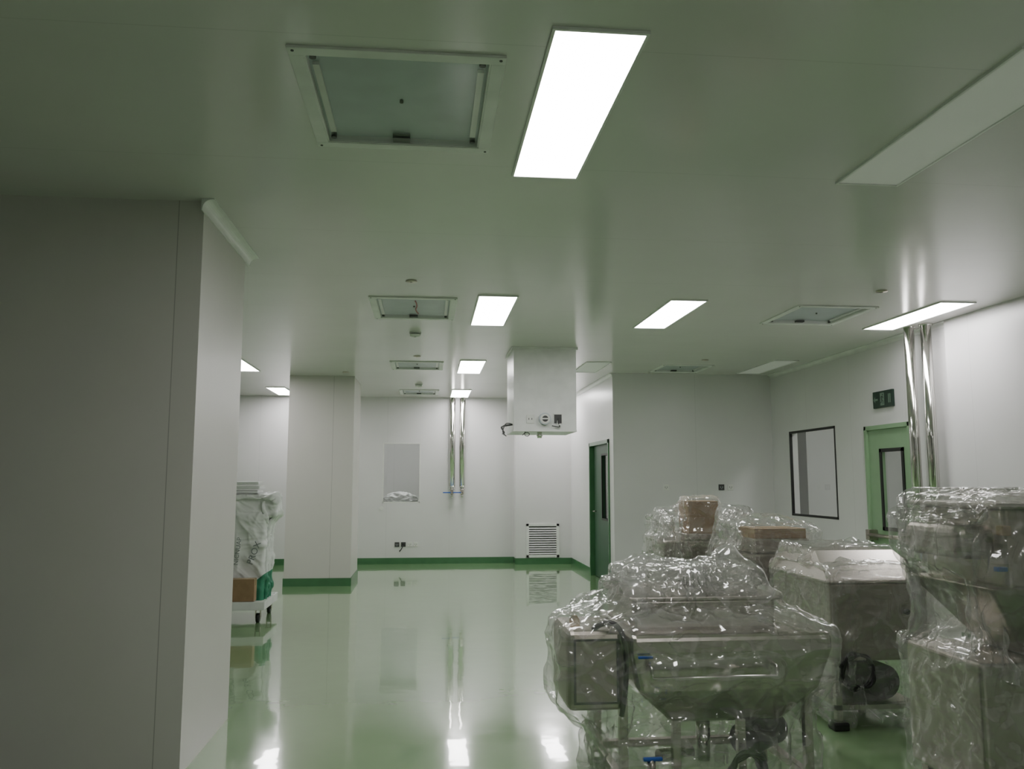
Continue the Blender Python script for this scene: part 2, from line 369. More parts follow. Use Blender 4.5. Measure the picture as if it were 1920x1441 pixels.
# hanging service box
e=empty('hanging_service_box')
bx0,bx1,by0,by1,bz=1.01,1.76,9.66,10.45,2.13
box('housing',bx0,bx1,by0,by1,bz,H,M_white,e,.004)
box('bottom_lip',bx0-.004,bx1+.004,by0-.004,by1+.004,bz-.006,bz+.01,M_white,e)
box('head_trim',bx0-.02,bx1+.02,by0-.02,by1+.02,H-.03,H,M_white,e)
fy=by0
box('socket_plate',1.16,1.255,fy-.012,fy,2.22,2.32,M_whiteplastic,e,.004)
boxes('socket_slots',[(1.185,1.193,fy-.014,fy-.011,2.26,2.28),(1.22,1.228,fy-.014,fy-.011,2.26,2.28)],M_dark,e)
cyl('industrial_socket',(1.375,fy,2.27),(1.375,fy-.06,2.27),.07,M_recess,e)
cyl('industrial_socket_ring',(1.375,fy-.06,2.27),(1.375,fy-.07,2.27),.058,M_whiteplastic,e)
cyl('industrial_socket_core',(1.375,fy-.07,2.27),(1.375,fy-.074,2.27),.036,M_dark,e)
box('industrial_socket_cross',1.34,1.41,fy-.078,fy-.07,2.262,2.278,M_whiteplastic,e)
box('open_junction_box',1.49,1.58,fy-.004,fy+.001,2.22,2.33,M_dark,e)
boxes('junction_frame',[(1.48,1.59,fy-.012,fy,2.325,2.335),(1.48,1.49,fy-.012,fy,2.215,2.335),(1.58,1.59,fy-.012,fy,2.215,2.335)],M_whiteplastic,e)
tube('loose_wire_1',[(1.54,fy-.005,2.28),(1.53,fy-.05,2.22),(1.56,fy-.03,2.17),(1.50,fy-.04,2.18),(1.46,fy-.03,2.19)],.006,M_dark,e)
tube('loose_wire_2',[(1.53,fy-.005,2.25),(1.51,fy-.05,2.2),(1.58,fy-.04,2.2),(1.55,fy-.03,2.15)],.005,M_whiteplastic,e)
for i,dx in enumerate((0,.03,.05)):
    tube('side_wire_%d'%(i+1),[(1.02,fy+.15,2.21),(.94-dx*.3,fy+.1,2.24-dx),(.9-dx,fy+.08,2.18),(.88+dx,fy+.08,2.10),(.93-dx,fy+.06,2.07+dx*.5)],.006,M_dark,e)
tube('bottom_wire',[(1.16,fy+.05,2.14),(1.13,fy+.04,2.09),(1.18,fy+.03,2.06),(1.21,fy+.03,2.10),(1.15,fy+.03,2.12),(1.12,fy+.05,2.08)],.005,M_dark,e)
cyl('pipe_stub',(1.33,fy+.1,2.13),(1.33,fy+.1,2.05),.028,M_pipe,e)
cyl('pipe_stub_collar',(1.33,fy+.1,2.085),(1.33,fy+.1,2.07),.036,M_pipe,e)

# ------------------------------------------------------------------ doors and windows
e=empty('door_1')
y0,y1,_,zt=DOOR1
boxes('frame',[(XD-.02,XD+.14,y0,y0+.06,0,zt),(XD-.02,XD+.14,y1-.06,y1,0,zt),(XD-.02,XD+.14,y0,y1,zt-.06,zt)],M_base,e,.004)
boxes('leaf',[(XD+.05,XD+.09,y0+.06,y1-.12,.01,.95),(XD+.05,XD+.09,y0+.06,y1-.12,1.95,zt-.06),(XD+.05,XD+.09,y0+.06,y0+.2,.95,1.95),(XD+.05,XD+.09,y0+.75,y1-.12,.95,1.95)],M_dkgreen,e)
quad('pane',[(XD+.07,y0+.2,.95),(XD+.07,y0+.75,.95),(XD+.07,y0+.75,1.95),(XD+.07,y0+.2,1.95)],M_glass,e)
boxes('pane_frame',[(XD+.035,XD+.05,y0+.18,y0+.21,.93,1.97),(XD+.035,XD+.05,y0+.74,y0+.77,.93,1.97),(XD+.035,XD+.05,y0+.18,y0+.77,.93,.96),(XD+.035,XD+.05,y0+.18,y0+.77,1.94,1.97)],M_black,e)
cyl('handle',(XD+.0,y1-.25,1.05),(XD+.0,y1-.38,1.05),.012,M_steel,e)
cyl('handle_neck',(XD+.0,y1-.25,1.05),(XD+.06,y1-.25,1.05),.010,M_steel,e)
e=empty('door_2')
y0,y1,_,zt=DOOR2
X=XR
boxes('frame',[(X-.02,X+.14,y0,y0+.05,0,zt),(X-.02,X+.14,y1-.05,y1,0,zt),(X-.02,X+.14,y0,y1,zt-.05,zt)],M_green,e,.004)
w0,w1,wz0,wz1=8.56,8.98,1.02,1.88
boxes('leaf',[(X+.01,X+.05,y0+.05,y1-.05,.01,wz0),(X+.01,X+.05,y0+.05,y1-.05,wz1,zt-.05),(X+.01,X+.05,y0+.05,w0,wz0,wz1),(X+.01,X+.05,w1,y1-.05,wz0,wz1)],M_green,e)
quad('pane',[(X+.03,w0,wz0),(X+.03,w1,wz0),(X+.03,w1,wz1),(X+.03,w0,wz1)],M_glass,e)
boxes('pane_frame',[(X-.005,X+.01,w0-.03,w0+.01,wz0-.03,wz1+.03),(X-.005,X+.01,w1-.01,w1+.03,wz0-.03,wz1+.03),(X-.005,X+.01,w0-.03,w1+.03,wz0-.03,wz0+.01),(X-.005,X+.01,w0-.03,w1+.03,wz1-.01,wz1+.03)],M_black,e)
cyl('push_bar',(X-.08,y0+.12,.93),(X-.08,y1-.1,.93),.022,M_steel2,e)
boxes('push_bar_ends',[(X-.10,X+.01,y0+.08,y0+.16,.87,.99),(X-.10,X+.01,y1-.16,y1-.08,.87,.99)],M_steel2,e,.008)
e=empty('window_1')
y0,y1,z0,z1=WIN_R;t=.03
boxes('frame',[(X-.004,X+.03,y0,y0+t,z0,z1),(X-.004,X+.03,y1-t,y1,z0,z1),(X-.004,X+.03,y0,y1,z0,z0+t),(X-.004,X+.03,y0,y1,z1-t,z1)],M_black,e)
quad('pane',[(X+.01,y0+t,z0+t),(X+.01,y1-t,z0+t),(X+.01,y1-t,z1-t),(X+.01,y0+t,z1-t)],M_glass,e)
e=empty('window_2')
x0,x1,z0,z1=WIN_F;t=.02
boxes('frame',[(x0,x0+t,YF-.002,YF+.03,z0,z1),(x1-t,x1,YF-.002,YF+.03,z0,z1),(x0,x1,YF-.002,YF+.03,z0,z0+t),(x0,x1,YF-.002,YF+.03,z1-t,z1)],M_whiteplastic,e)
quad('pane',[(x0+t,YF+.012,z0+t),(x1-t,YF+.012,z0+t),(x1-t,YF+.012,z1-t),(x0+t,YF+.012,z1-t)],M_glass,e)

# exit sign
e=empty('exit_sign')
ya,yb,za,zb=8.64,9.04,2.37,2.56
box('body',X-.03,X,ya,yb,za,zb,M_signg,e,.004)
cy=8.84;cz=2.465;s=.075
def flat2(name,poly,mat,off=.0335):
    V=[(X-off,cy-p[0]*s,cz+p[1]*s) for p in poly]
    return mobj(name,V,[tuple(range(len(V)))],mat,e)
flat2('door_block',[(-.55,-.95),(.55,-.95),(.55,.95),(-.55,.95)],M_signw,.032)
flat2('figure_head',[(.15+.14*math.cos(a*math.pi/5),.68+.14*math.sin(a*math.pi/5)) for a in range(10)],M_signg)
flat2('figure_torso',[(-.15,.5),(.12,.5),(.02,-.1),(-.2,-.1)],M_signg)
flat2('figure_leg_front',[(-.15,-.08),(.02,-.1),(.35,-.3),(.3,-.75),(.18,-.75),(.2,-.38)],M_signg)
flat2('figure_leg_back',[(-.2,-.1),(-.02,-.1),(-.15,-.5),(-.5,-.6),(-.5,-.48),(-.25,-.4)],M_signg)
flat2('figure_arm_front',[(.1,.48),(.4,.2),(.34,.12),(.05,.3)],M_signg)
flat2('figure_arm_back',[(-.12,.5),(-.42,.3),(-.4,.0),(-.32,.02),(-.33,.24),(-.1,.38)],M_signg)
flat2('arrow_shaft',[(-2.0,-.15),(-1.2,-.15),(-1.2,.15),(-2.0,.15)],M_signw)
flat2('arrow_head',[(-1.9,-.5),(-1.9,.5),(-2.4,0)],M_signw)
boxes('side_strokes',[(X-.033,X-.031,cy-.17,cy-.155,cz-.05,cz+.05),(X-.033,X-.031,cy-.14,cy-.125,cz-.05,cz+.05)],M_signw,e)

def outlet(x,y,z,dark=False):
    e=empty('wall_outlet')
    box('plate',x-.043,x+.043,y-.012,y,z-.043,z+.043,M_dark if dark else M_whiteplastic,e,.004)
    boxes('slots',[(x-.018,x-.012,y-.0135,y-.012,z-.01,z+.012),(x+.012,x+.018,y-.0135,y-.012,z-.01,z+.012),(x-.003,x+.003,y-.0135,y-.012,z-.025,z-.012)],M_recess if dark else M_dark,e)
    return e
for x,dk in [(-.54,True),(-.42,True),(-.30,False),(-.19,False)]: outlet(x,YF,.36,dark=dk)
outlet(-2.55,YF,.36)
for x,dk in [(3.50,False),(4.34,True),(4.48,False)]: outlet(x,YK,1.45,dark=dk)
c_=empty('power_plug_cable')
box('plug',-.44,-.40,YF-.05,YF-.014,.34,.38,M_black,c_,.005)
tube('cable',[(-.42,YF-.05,.36),(-.44,YF-.09,.30),(-.50,YF-.08,.22),(-.48,YF-.07,.26)],.009,M_black,c_)
cyl('wall_knob',(-.84,YF,1.03),(-.84,YF-.02,1.03),.035,M_whiteplastic)

e=empty('air_return_grille')
gy=YF-.30; x0,x1,z0,z1=1.86,2.48,.125,.75
boxes('frame',[(x0,x0+.05,gy-.02,gy,z0,z1),(x1-.05,x1,gy-.02,gy,z0,z1),(x0,x1,gy-.02,gy,z0,z0+.05),(x0,x1,gy-.02,gy,z1-.05,z1)],M_white,e,.003)
V=[];F=[]
n=12
for i in range(n):
    z=z0+.06+(z1-z0-.12)*(i+.5)/n; k=len(V)
    V+=[(x0+.05,gy-.020,z-.016),(x1-.05,gy-.020,z-.016),(x1-.05,gy-.001,z+.006),(x0+.05,gy-.001,z+.006)]
    F.append((k,k+1,k+2,k+3))
mobj('louvres',V,F,M_white,e)
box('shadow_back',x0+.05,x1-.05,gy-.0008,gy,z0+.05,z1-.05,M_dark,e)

def pipes(name,xs,y,zb,r,valves):
    e=empty(name)
    for i,x in enumerate(xs):
        cyl('pipe_%d'%(i+1),(x,y,zb),(x,y,H),r,M_pipe,e,32)
        cyl('flange_top_%d'%(i+1),(x,y,H-.02),(x,y,H),r*1.3,M_pipe,e)
        if valves:
            cyl('reducer_%d'%(i+1),(x,y,zb-.06),(x,y,zb),r*.5,M_pipe,e,24,r)
            cyl('ferrule_%d'%(i+1),(x,y,zb-.075),(x,y,zb-.06),r*.8,M_steel,e)
            box('valve_body_%d'%(i+1),x-.03,x+.03,y-.03,y+.03,zb-.16,zb-.075,M_steel2,e,.01)
            cyl('outlet_%d'%(i+1),(x,y,zb-.22),(x,y,zb-.16),.022,M_pipe,e)
            box('handle_%d'%(i+1),x-.17,x-.02,y-.06,y-.04,zb-.135,zb-.115,M_blue,e,.004)
            cyl('stem_%d'%(i+1),(x-.0,y-.03,zb-.125),(x,y-.06,zb-.125),.012,M_steel,e)
    return e
pipes('steel_pipes',(.475,.665),YF-.12,1.45,.055,True)
pipes('steel_pipes',(4.93,),7.95,.75,.05,True)
p2=pipes('steel_pipes',(5.02,),7.80,.75,.05,True)
cyl('pipe_thin',(5.03,8.08,.9),(5.03,8.08,H),.022,M_pipe,p2)

# ------------------------------------------------------------------ cloth/film draping (position based solver)
def ln(d): return np.linalg.norm(d,axis=2)
def drape(name,ext,ztop,zbot,solids,mat,parent=None,R=78,T=150,steps=60,pull=5.0,excess=1.05,exp=4.0,flare=0.0,seed=1,bend=.25,noise_a=.012,dome=.0,wr=.005,up=2,wl=(.05,.25),sag=.12,grav=3.0,hem=0.0):
    rng=np.random.RandomState(seed)
    x0,x1,y0,y1=ext; cx,cy=(x0+x1)/2,(y0+y1)/2; hx,hy=(x1-x0)/2,(y1-y0)/2
    tt=np.linspace(0,2*np.pi,4000); ct,st=np.cos(tt),np.sin(tt)
    rr=(np.abs(ct)**exp+np.abs(st)**exp)**(-1/exp)
    px,py=hx*rr*ct,hy*rr*st; s=np.concatenate([[0],np.cumsum(np.hypot(np.diff(px),np.diff(py)))])
    q=np.linspace(0,s[-1],T,endpoint=False); ux=np.interp(q,s,px); uy=np.interp(q,s,py)
    Ltop=min(hx,hy); Lside=ztop-zbot; tot=Ltop+Lside
    rows=np.linspace(.03,1,R)*tot
    P=np.zeros((R,T,3))
    for i,l in enumerate(rows):
        if l<Ltop: k=l/Ltop; z=ztop-dome*k*k+0*ux
        else:
            fr_=(l-Ltop)/Lside; k=1+flare*fr_; z=ztop-dome-fr_*(ztop-dome-(zbot+hem*ux))
        P[i,:,0]=cx+ux*k; P[i,:,1]=cy+uy*k; P[i,:,2]=z
    base=P.copy()
    def nz(P,f,o):
        out=np.zeros(P.shape)
        for a in range(3):
            for _ in range(5):
                k=rng.normal(size=3)*f; out[...,a]+=np.sin(P@k+rng.rand()*6.28)
        return out*o/3
    P=P+nz(base,18,noise_a)+nz(base,45,noise_a*.6)
    cons=[]
    for dr,dc,ks,kc in [(1,0,.5,.5),(0,1,.5,.5),(1,1,.25,.15),(1,-1,.25,.15),(2,0,0,bend),(0,2,0,bend)]:
        B=np.roll(base,-dc,1) if dc else base
        cons.append((dr,dc,ks,kc,ln(B[dr:]-base[:R-dr])*excess))
    prev=P.copy(); dt2=(1/40.)**2
    floorz=np.maximum(base[...,2]-sag,.015)
    def project(P):
        for _ in range(2):
            for (a0,a1,b0,b1,c0,c1,mg) in solids:
                C=np.array([(a0+a1)/2,(b0+b1)/2,(c0+c1)/2]); Hh=np.array([(a1-a0)/2,(b1-b0)/2,(c1-c0)/2])
                l=P-C; qd=np.abs(l)-Hh; sg=np.sign(l)
                out=np.maximum(qd,0); lo=ln(out); mx=qd.max(axis=2); ins=mx<=0
                near=(lo<mg)&(~ins)
                n=out/(lo[...,None]+1e-9)*sg
                P=P+np.where(near[...,None],n*(mg-lo)[...,None],0)
                k=qd.argmax(axis=2)
                for ax in range(3):
                    sel=ins&(k==ax); P[...,ax]+=np.where(sel,sg[...,ax]*(mg-mx),0)
        P[...,2]=np.maximum(P[...,2],floorz)
        P[:3,:,:2]=base[:3,:,:2]+np.clip(P[:3,:,:2]-base[:3,:,:2],-.01,.01)
        return P
    side=np.clip((rows[:,None]-Ltop*.8)/(Ltop*.3),0,1)[...,None]
    for s_ in range(steps):
        v=(P-prev)*.85; v=np.clip(v,-.02,.02); prev=P.copy()
        f=np.zeros_like(P); f[...,2]=-grav
        rx=(P[...,0]-cx)/hx; ry=(P[...,1]-cy)/hy
        g=np.stack([-np.sign(rx)*np.abs(rx)**5/hx,-np.sign(ry)*np.abs(ry)**5/hy],axis=2)
        g/= (np.linalg.norm(g,axis=2,keepdims=True)+1e-4)
        f[...,:2]+=g*pull*side
        P=P+v+f*dt2
        for it in range(8):
            for (dr,dc,ks,kc,r) in cons:
                if (dr==2 or dc==2) and it%2: continue
                B=np.roll(P,-dc,1) if dc else P
                d=B[dr:]-P[:R-dr]; L=ln(d)+1e-9; e=L-r
                e=np.where(e>0,e*ks,e*kc); e=np.clip(e,-.01,.01)
                c=d/L[...,None]*(e*.5)[...,None]
                P[:R-dr]+=c
                P[dr:]-=np.roll(c,dc,1) if dc else c
            if it%2: P=project(P)
    # refine the grid, then add sharp crinkles that follow the sheet
    Rn=(R-1)*up+1
    ri=np.linspace(0,R-1,Rn); i0=np.minimum(ri.astype(int),R-2); fr=(ri-i0)[:,None,None]
    def cr(Q,i0,fr,axis,n,wrap):
        g=lambda k: np.take(Q,(k%n) if wrap else np.clip(k,0,n-1),axis=axis)
        p0,p1,p2,p3=g(i0-1),g(i0),g(i0+1),g(i0+2)
        return .5*((2*p1)+(-p0+p2)*fr+(2*p0-5*p1+4*p2-p3)*fr**2+(-p0+3*p1-3*p2+p3)*fr**3)
    A=cr(P,i0,fr,0,R,False)
    Tn=T*up; tj=np.arange(Tn)/up; j0=tj.astype(int); fj=(tj-j0)[None,:,None]
    A=cr(A,j0,fj,1,T,True)
    du=np.roll(A,-1,1)-np.roll(A,1,1); dv=np.gradient(A,axis=0)
    N=np.cross(dv,du); N/= (np.linalg.norm(N,axis=2,keepdims=True)+1e-9)
    cc=A-np.array([cx,cy,(ztop+zbot)/2])
    if (N*cc).sum()<0: N=-N
    Xw=A
    warp=np.zeros(A.shape[:2]); w2=np.zeros(A.shape[:2])
    for _ in range(6):
        k=rng.normal(size=3)*5; warp+=np.sin(Xw@k+rng.rand()*6.28)
        k=rng.normal(size=3)*8; w2+=np.sin(Xw@k+rng.rand()*6.28)
    D=np.zeros(A.shape[:2]); Cr=np.zeros(A.shape[:2])
    for n_ in range(18):
        lam=wl[0]*(wl[1]/wl[0])**rng.rand()
        d=rng.normal(size=3)*np.array([1,1,.9]); d/=np.linalg.norm(d)
        ph=Xw@d*(2*np.pi/lam)*.5+warp*rng.uniform(.1,.35)+w2*rng.uniform(.03,.15)+rng.rand()*6.28
        rd=(1-np.abs(np.sin(ph))); ridge=rd**2.5
        k=rng.normal(size=3)*6; mk=np.clip(np.sin(Xw@k+rng.rand()*6.28+warp*.7)*1.8-.6,0,1)
        D+=ridge*mk*lam*.7
        Cr=np.maximum(Cr,rd**7*mk*rng.uniform(.2,1))
    D*=wr/.05
    D=np.minimum(D,.03)
    A=A+N*D[...,None]
    V=A.reshape(-1,3); V=np.vstack([V,A[0].mean(0)[None]])
    idx=np.arange(Rn*Tn).reshape(Rn,Tn); n2=np.roll(idx,-1,1)
    quads=np.stack([idx[:-1],idx[1:],n2[1:],n2[:-1]],axis=2).reshape(-1,4)
    tris=np.stack([np.full(Tn,Rn*Tn),idx[0],n2[0]],axis=1)
    me=bpy.data.meshes.new(name); me.vertices.add(len(V)); me.vertices.foreach_set('co',V.astype(np.float32).ravel())
    nl=quads.size+tris.size; me.loops.add(nl); me.loops.foreach_set('vertex_index',np.concatenate([quads.ravel(),tris.ravel()]).astype(np.int32))
    npoly=len(quads)+len(tris); me.polygons.add(npoly)
    ls=np.concatenate([np.arange(len(quads))*4,len(quads)*4+np.arange(len(tris))*3]).astype(np.int32)
    me.polygons.foreach_set('loop_start',ls)
    me.polygons.foreach_set('use_smooth',np.ones(npoly,dtype=bool))
    at=me.attributes.new('crease','FLOAT','POINT'); at.data.foreach_set('value',np.concatenate([Cr.ravel(),[0]]).astype(np.float32))
    me.update(calc_edges=True); me.materials.append(mat)
    o=bpy.data.objects.new(name,me); COL.objects.link(o)
    if parent:o.parent=parent
    return o

def lump(name,c,r,mat,parent,seed=0,amp=.25,sub=5,freq=5):
    import bmesh
    bm=bmesh.new(); bmesh.ops.create_icosphere(bm,subdivisions=sub,radius=1)
    for v in bm.verts:
        p=v.co.normalized(); q=p*2+Vector((seed*3.1,seed,0))
        d=1+amp*(1-2*abs(noise.noise(q*freq*.25)))+amp*.5*(1-2*abs(noise.noise(q*freq*.7)))+.18*amp*noise.noise(q*freq*2.5)
        v.co=Vector((p.x*r[0],p.y*r[1],p.z*r[2]))*d+Vector(c)
    me=bpy.data.meshes.new(name); bm.to_mesh(me); bm.free(); me.materials.append(mat)
    me.polygons.foreach_set('use_smooth',[True]*len(me.polygons))
    o=bpy.data.objects.new(name,me); COL.objects.link(o); o.parent=parent; return o

def caster(e,n,x,y,r=.045,top=.14):
    box('caster_plate_%s'%n,x-.035,x+.035,y-.035,y+.035,top-.012,top,M_steel2,e)
    boxes('caster_fork_%s'%n,[(x-.028,x-.022,y-.02,y+.03,r,top),(x+.022,x+.028,y-.02,y+.03,r,top)],M_steel2,e)
    cyl('caster_wheel_%s'%n,(x-.018,y+.005,r),(x+.018,y+.005,r),r,M_black,e)

def carton(name,x0,x1,y0,y1,z0,z1,parent=None):
    e=empty(name) if parent is None else parent
    box('carton_body',x0,x1,y0,y1,z0,z1,M_card,e,.003)
    ym=(y0+y1)/2
    boxes('carton_flaps',[(x0,x1,y0,ym-.002,z1,z1+.004),(x0,x1,ym+.002,y1,z1,z1+.004)],M_cardtop,e)
    boxes('carton_tape',[(x0-.001,x1+.001,ym-.025,ym+.025,z1+.003,z1+.005),(x0-.001,x0,ym-.025,ym+.025,z1-.07,z1+.004),(x1,x1+.001,ym-.025,ym+.025,z1-.07,z1+.004)],M_tape,e)
    return e

# ---- M1 : front hopper machine
e=empty('wrapped_hopper_machine')
box('tank_collar',.99,1.70,3.98,4.55,.83,.985,M_steel,e,.02)
box('tank_lid',.97,1.72,3.96,4.57,.975,.995,M_steel,e,.006)
loft('tank_body',[rect(1.18,1.72,4.0,4.45,.40),rect(.98,1.86,3.87,4.60,.58),rect(.94,1.92,3.84,4.62,.76),rect(.94,1.92,3.84,4.62,.84)],M_steel,e,.03)
box('control_box',.65,.92,3.86,4.30,.50,.86,M_steel2,e,.035)
boxes('control_panel_edge',[(.68,.89,3.852,3.86,.815,.825),(.68,.89,3.852,3.86,.535,.545),(.68,.69,3.852,3.86,.54,.82),(.88,.89,3.852,3.86,.54,.82)],M_dark,e)
tube('handle_bar',[(1.03,3.86,.70),(1.03,3.80,.70),(1.03,3.80,.655),(1.62,3.80,.655),(1.62,3.80,.70),(1.62,3.86,.70)],.010,M_pipe,e,smooth=False)
tube('hose',[(.78,3.9,.86),(.82,3.87,.90),(.89,3.85,.89),(.92,3.84,.8),(.92,3.84,.6),(.90,3.86,.48)],.012,M_dark,e)
lathe('beige_cap',[(.025,0),(.025,.03),(.012,.05)],(.71,4.0,.86),M_cardtop,e)
boxes('legs',[(.90,.94,3.90,3.94,.14,.55),(1.18,1.22,4.0,4.04,.14,.45),(1.50,1.54,4.0,4.04,.14,.45),(1.80,1.84,3.92,3.96,.14,.6),(.90,.94,4.5,4.54,.14,.6),(1.80,1.84,4.5,4.54,.14,.6)],M_steel,e,.004)
boxes('lower_frame',[(.90,1.84,3.90,3.94,.14,.18),(.90,1.84,4.5,4.54,.14,.18),(.90,.94,3.94,4.5,.14,.18),(1.80,1.84,3.94,4.5,.14,.18)],M_steel,e,.004)
cyl('drain_pipe',(1.36,4.1,.2),(1.36,4.1,.42),.035,M_pipe,e)
cyl('drain_elbow',(1.30,4.1,.24),(1.12,4.05,.24),.03,M_pipe,e)
cyl('motor',(1.55,4.05,.30),(1.78,4.25,.30),.08,M_dark,e)
box('valve_handle',1.00,1.09,3.86,3.88,.275,.292,M_blue,e,.006)
cyl('valve_stem',(1.04,3.88,.20),(1.04,3.88,.28),.02,M_steel,e)
box('blue_lever',.97,1.04,3.81,3.825,.74,.752,M_blue,e,.004)
coil('cable_coil',(1.52,3.92,.19),.085,M_black,e,5,.008)
for i,(x,y) in enumerate([(.92,3.92),(1.82,3.94),(.92,4.52),(1.82,4.52)]): caster(e,i+1,x,y)
lump('bubble_wrap_bundle_1',(1.22,4.25,1.03),(.24,.2,.075),M_bubble,e,1)
lump('bubble_wrap_bundle_2',(1.50,4.20,1.05),(.16,.15,.08),M_bubble,e,2)
sol=[(.99,1.70,3.98,4.55,.5,.99,.02),(.94,1.92,3.84,4.62,.62,.84,.02),(1.15,1.75,3.95,4.5,.35,.6,.03),(.65,.92,3.86,4.30,.50,.86,.02),(1.0,1.64,4.05,4.4,.9,1.09,.03),(1.03,1.64,3.79,3.9,.64,.71,.01),(1.52,1.58,4.15,4.25,1.0,1.18,.02),(1.1,1.2,4.15,4.3,1.0,1.13,.02),(.69,.73,3.98,4.02,.8,.93,.01),(.88,1.86,3.9,4.5,.1,.35,.01)]
drape('plastic_film',(.62,1.97,3.76,4.70),1.21,.24,sol,M_film,e,R=86,T=190,steps=60,pull=2,seed=3,dome=.16,flare=-.05,sag=.20,wl=(.07,.35))

# ---- M3 : mid right machine
e=empty('wrapped_packing_machine')
box('cabinet',2.55,3.2,5.12,6.0,.42,.90,M_steel2,e,.015)
loft('sloped_cover',[rect(2.53,3.22,5.10,6.02,.90),rect(2.53,3.22,5.10,6.02,.915),rect(2.62,3.18,5.45,5.98,1.08)],M_steel,e,.01)
boxes('legs',[(2.57,2.61,5.14,5.18,.05,.42),(3.14,3.18,5.14,5.18,.05,.42),(2.57,2.61,5.92,5.96,.05,.42),(3.14,3.18,5.92,5.96,.05,.42)],M_steel,e)
boxes('feet',[(2.54,2.64,5.11,5.21,0,.05),(3.11,3.21,5.11,5.21,0,.05),(2.54,2.64,5.89,5.99,0,.05),(3.11,3.21,5.89,5.99,0,.05)],M_black,e,.01)
cyl('motor',(2.95,5.25,.26),(2.95,5.7,.26),.11,M_dark,e)
boxes('cross_bars',[(2.57,3.18,5.14,5.17,.12,.15),(2.57,3.18,5.92,5.95,.12,.15)],M_steel,e)
box('motor_plate',2.61,3.14,5.2,5.9,.12,.145,M_steel2,e)
coil('cable_coil',(2.70,5.10,.36),.105,M_black,e,5,.008)
cyl('knob',(3.05,5.12,.72),(3.05,5.10,.72),.018,M_dark,e,12)
sol=[(2.55,3.2,5.12,6.0,.42,.91,.02),(2.62,3.18,5.5,5.98,.9,1.08,.02),(2.55,3.18,5.13,5.97,.05,.4,.015)]
drape('plastic_film',(2.47,3.28,5.03,6.08),1.17,.10,sol,M_film,e,R=70,T=150,steps=50,pull=3,seed=5,dome=.05,sag=.14)

# ---- M4 : big mixer at right
e=empty('wrapped_mixer')
DX=.10;DY=-.10
def bx(*a): return (a[0]+DX,a[1]+DX,a[2]+DY,a[3]+DY,*a[4:])
box('base_cabinet',*bx(2.42,3.15,3.75,4.35,.12,.72),M_steel,e,.02)
box('head_box',*bx(2.56,3.35,3.72,4.35,1.05,1.42),M_steel2,e,.02)
loft('hopper_cone',[rect(*bx(2.75,3.05,3.9,4.2),.72),rect(*bx(2.46,3.33,3.70,4.37),1.06)],M_steel2,e,.015)
box('head_panel',*bx(2.68,3.30,3.705,3.72,1.12,1.36),M_steel2,e,.004)
box('shoulder',*bx(2.38,2.58,3.8,4.25,1.18,1.34),M_steel,e,.04)
box('lid',*bx(2.50,3.38,3.68,4.38,1.42,1.445),M_steel,e,.008)
box('lamp_handle',*bx(2.50,2.55,3.66,3.70,1.30,1.345),M_cardtop,e,.006)
box('blue_valve',*bx(2.47,2.52,3.66,3.69,1.14,1.16),M_blue,e,.003)
for i,(x,y) in enumerate([(2.48,3.82),(3.08,3.82),(2.48,4.28),(3.08,4.28)]): caster(e,i+1,x+DX,y+DY)
sol=[bx(*q) for q in [(2.42,3.15,3.75,4.35,.12,.72,.02),(2.50,3.38,3.68,4.38,1.05,1.445,.02),(2.38,2.58,3.8,4.25,1.18,1.34,.02),(2.52,3.25,3.75,4.3,.92,1.1,.03),(2.62,3.15,3.82,4.2,.7,.95,.03)]]
drape('plastic_film_under',bx(2.35,3.42,3.64,4.41),1.475,.08,sol,M_film2,e,R=90,T=160,steps=40,pull=1.0,seed=9,dome=.01,flare=-.02,wr=.004,wl=(.08,.35))
sol2=[tuple(list(q[:6])+[q[6]+.02]) for q in sol]
drape('plastic_film_over',bx(2.31,3.44,3.60,4.45),1.51,.62,sol2,M_film2,e,R=70,T=160,steps=40,pull=2.0,seed=19,dome=.025,flare=.02,wr=.006,wl=(.08,.35),hem=-.35,excess=1.06)

# ---- M5, M6 : machines at back
e=empty('wrapped_cabinet_machine')
box('cabinet',2.10,2.66,7.3,7.9,.15,1.02,M_steel,e,.02)
box('top_tray',2.30,2.66,7.28,7.7,1.02,1.08,M_steel,e,.01)
boxes('legs',[(2.12,2.17,7.32,7.37,0,.15),(2.59,2.64,7.32,7.37,0,.15),(2.12,2.17,7.83,7.88,0,.15),(2.59,2.64,7.83,7.88,0,.15)],M_black,e)
carton('',2.35,2.63,7.34,7.62,1.08,1.36,e)
lump('crumpled_film',(2.18,7.55,1.12),(.07,.13,.12),M_bubble,e,5)
sol=[(2.10,2.66,7.3,7.9,.15,1.03,.02),(2.30,2.66,7.28,7.7,1.0,1.09,.02),(2.35,2.63,7.34,7.62,1.05,1.37,.02),(2.15,2.22,7.45,7.65,1.0,1.25,.04)]
drape('plastic_film',(2.06,2.74,7.2,7.97),1.46,.3,sol,M_film,e,R=60,T=120,steps=50,pull=2,excess=1.06,seed=11,dome=.08,sag=.2)

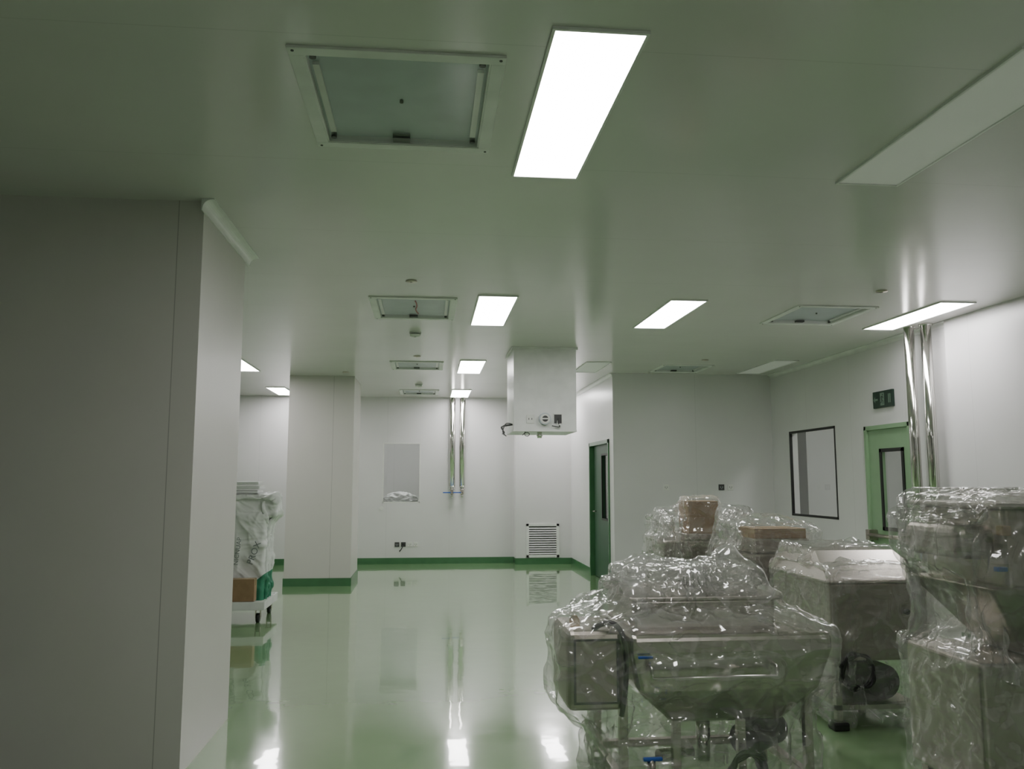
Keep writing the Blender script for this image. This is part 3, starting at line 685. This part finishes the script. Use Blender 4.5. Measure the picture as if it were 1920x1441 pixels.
e=empty('wrapped_bench_machine')
box('cabinet',2.42,3.05,6.3,6.95,.15,.98,M_steel,e,.02)
box('hood',2.54,3.0,6.32,6.7,.98,1.10,M_steel,e,.02)
boxes('legs',[(2.44,2.49,6.32,6.37,0,.15),(2.98,3.03,6.32,6.37,0,.15),(2.44,2.49,6.88,6.93,0,.15),(2.98,3.03,6.88,6.93,0,.15)],M_black,e)
carton('',2.56,2.98,6.34,6.68,1.10,1.17,e)
lump('crumpled_film',(2.58,6.78,1.15),(.12,.11,.13),M_bubble,e,7)
sol=[(2.42,3.05,6.3,6.95,.15,.99,.02),(2.54,3.0,6.32,6.7,.95,1.18,.02),(2.48,2.66,6.7,6.85,.95,1.30,.03)]
drape('plastic_film',(2.34,3.12,6.22,7.03),1.42,.3,sol,M_film,e,R=60,T=130,steps=50,pull=2,excess=1.06,seed=13,dome=.12,sag=.15)

# ------------------------------------------------------------------ sack-covered machine on trolley
e=empty('sack_covered_trolley')
boxes('platform',[(-2.62,-1.76,9.50,10.30,.17,.215)],M_whiteplastic,e,.006)
boxes('platform_rim',[(-2.63,-1.75,9.49,9.51,.14,.23),(-2.63,-1.75,10.29,10.31,.14,.23),(-2.63,-2.61,9.5,10.3,.14,.23),(-1.77,-1.75,9.5,10.3,.14,.23)],M_cloth,e,.004)
for i,(x,y) in enumerate([(-2.55,9.57),(-1.83,9.57),(-2.55,10.22),(-1.83,10.22)]): caster(e,i+1,x,y,.05,.17)
box('machine_core',-2.35,-1.84,9.75,10.2,.215,1.15,M_white,e)
box('machine_head',-2.4,-1.72,9.78,10.1,1.15,1.36,M_white,e)
boxes('folded_sacks',[(-2.22,-1.92,9.8,10.1,1.40,1.44),(-2.24,-1.90,9.78,10.1,1.45,1.49),(-2.2,-1.92,9.8,10.08,1.50,1.54)],M_cloth,e,.012)
sol=[(-2.35,-1.84,9.75,10.2,.2,1.15,.02),(-2.4,-1.72,9.78,10.1,1.15,1.37,.02)]
drape('sack_cover',(-2.47,-1.64,9.68,10.26),1.42,.24,sol,M_sack,e,R=70,T=120,steps=50,pull=4,seed=21,dome=.02,noise_a=.01,wr=.005,wl=(.08,.3),sag=.06)
carton('cardboard_box',-2.24,-1.87,9.515,9.65,.232,.47)
def text(s,loc,rot,size,mat,parent):
    cu=bpy.data.curves.new('printed_text','FONT'); cu.body=s; cu.size=size; cu.extrude=.001; cu.materials.append(mat); cu.align_x='CENTER'; cu.align_y='CENTER'
    o=bpy.data.objects.new('printed_text',cu); o.location=loc; o.rotation_euler=rot; COL.objects.link(o); o.parent=parent
text('PROX',(-1.92,9.69,.74),(math.pi/2,math.radians(-70),0),.10,M_printg,e)
text('NICNUAP',(-2.10,9.69,.76),(math.pi/2,math.radians(-84),0),.07,M_printg,e)

e=empty('wrapped_bench_item')
box('bench',-1.2,-.2,16.6,17.2,0,1.05,M_steel,e,.01)
lump('white_bundle',(-.52,16.8,1.16),(.27,.2,.13),M_cloth,e,8)

# ------------------------------------------------------------------ world, camera
w=bpy.data.worlds.new('world'); S.world=w; w.use_nodes=True
w.node_tree.nodes['Background'].inputs[0].default_value=(.02,.02,.02,1)
cam=bpy.data.cameras.new('camera'); co=bpy.data.objects.new('camera',cam); COL.objects.link(co)
cam.sensor_fit='HORIZONTAL'; cam.sensor_width=36; cam.lens=1550/1920*36
co.location=(0,0,CAMH); co.rotation_euler=(math.pi/2+math.atan(.116),0,-math.atan(.1025))
cam.clip_start=.05
S.camera=co
S.view_settings.view_transform='AgX'
S.view_settings.exposure=.22
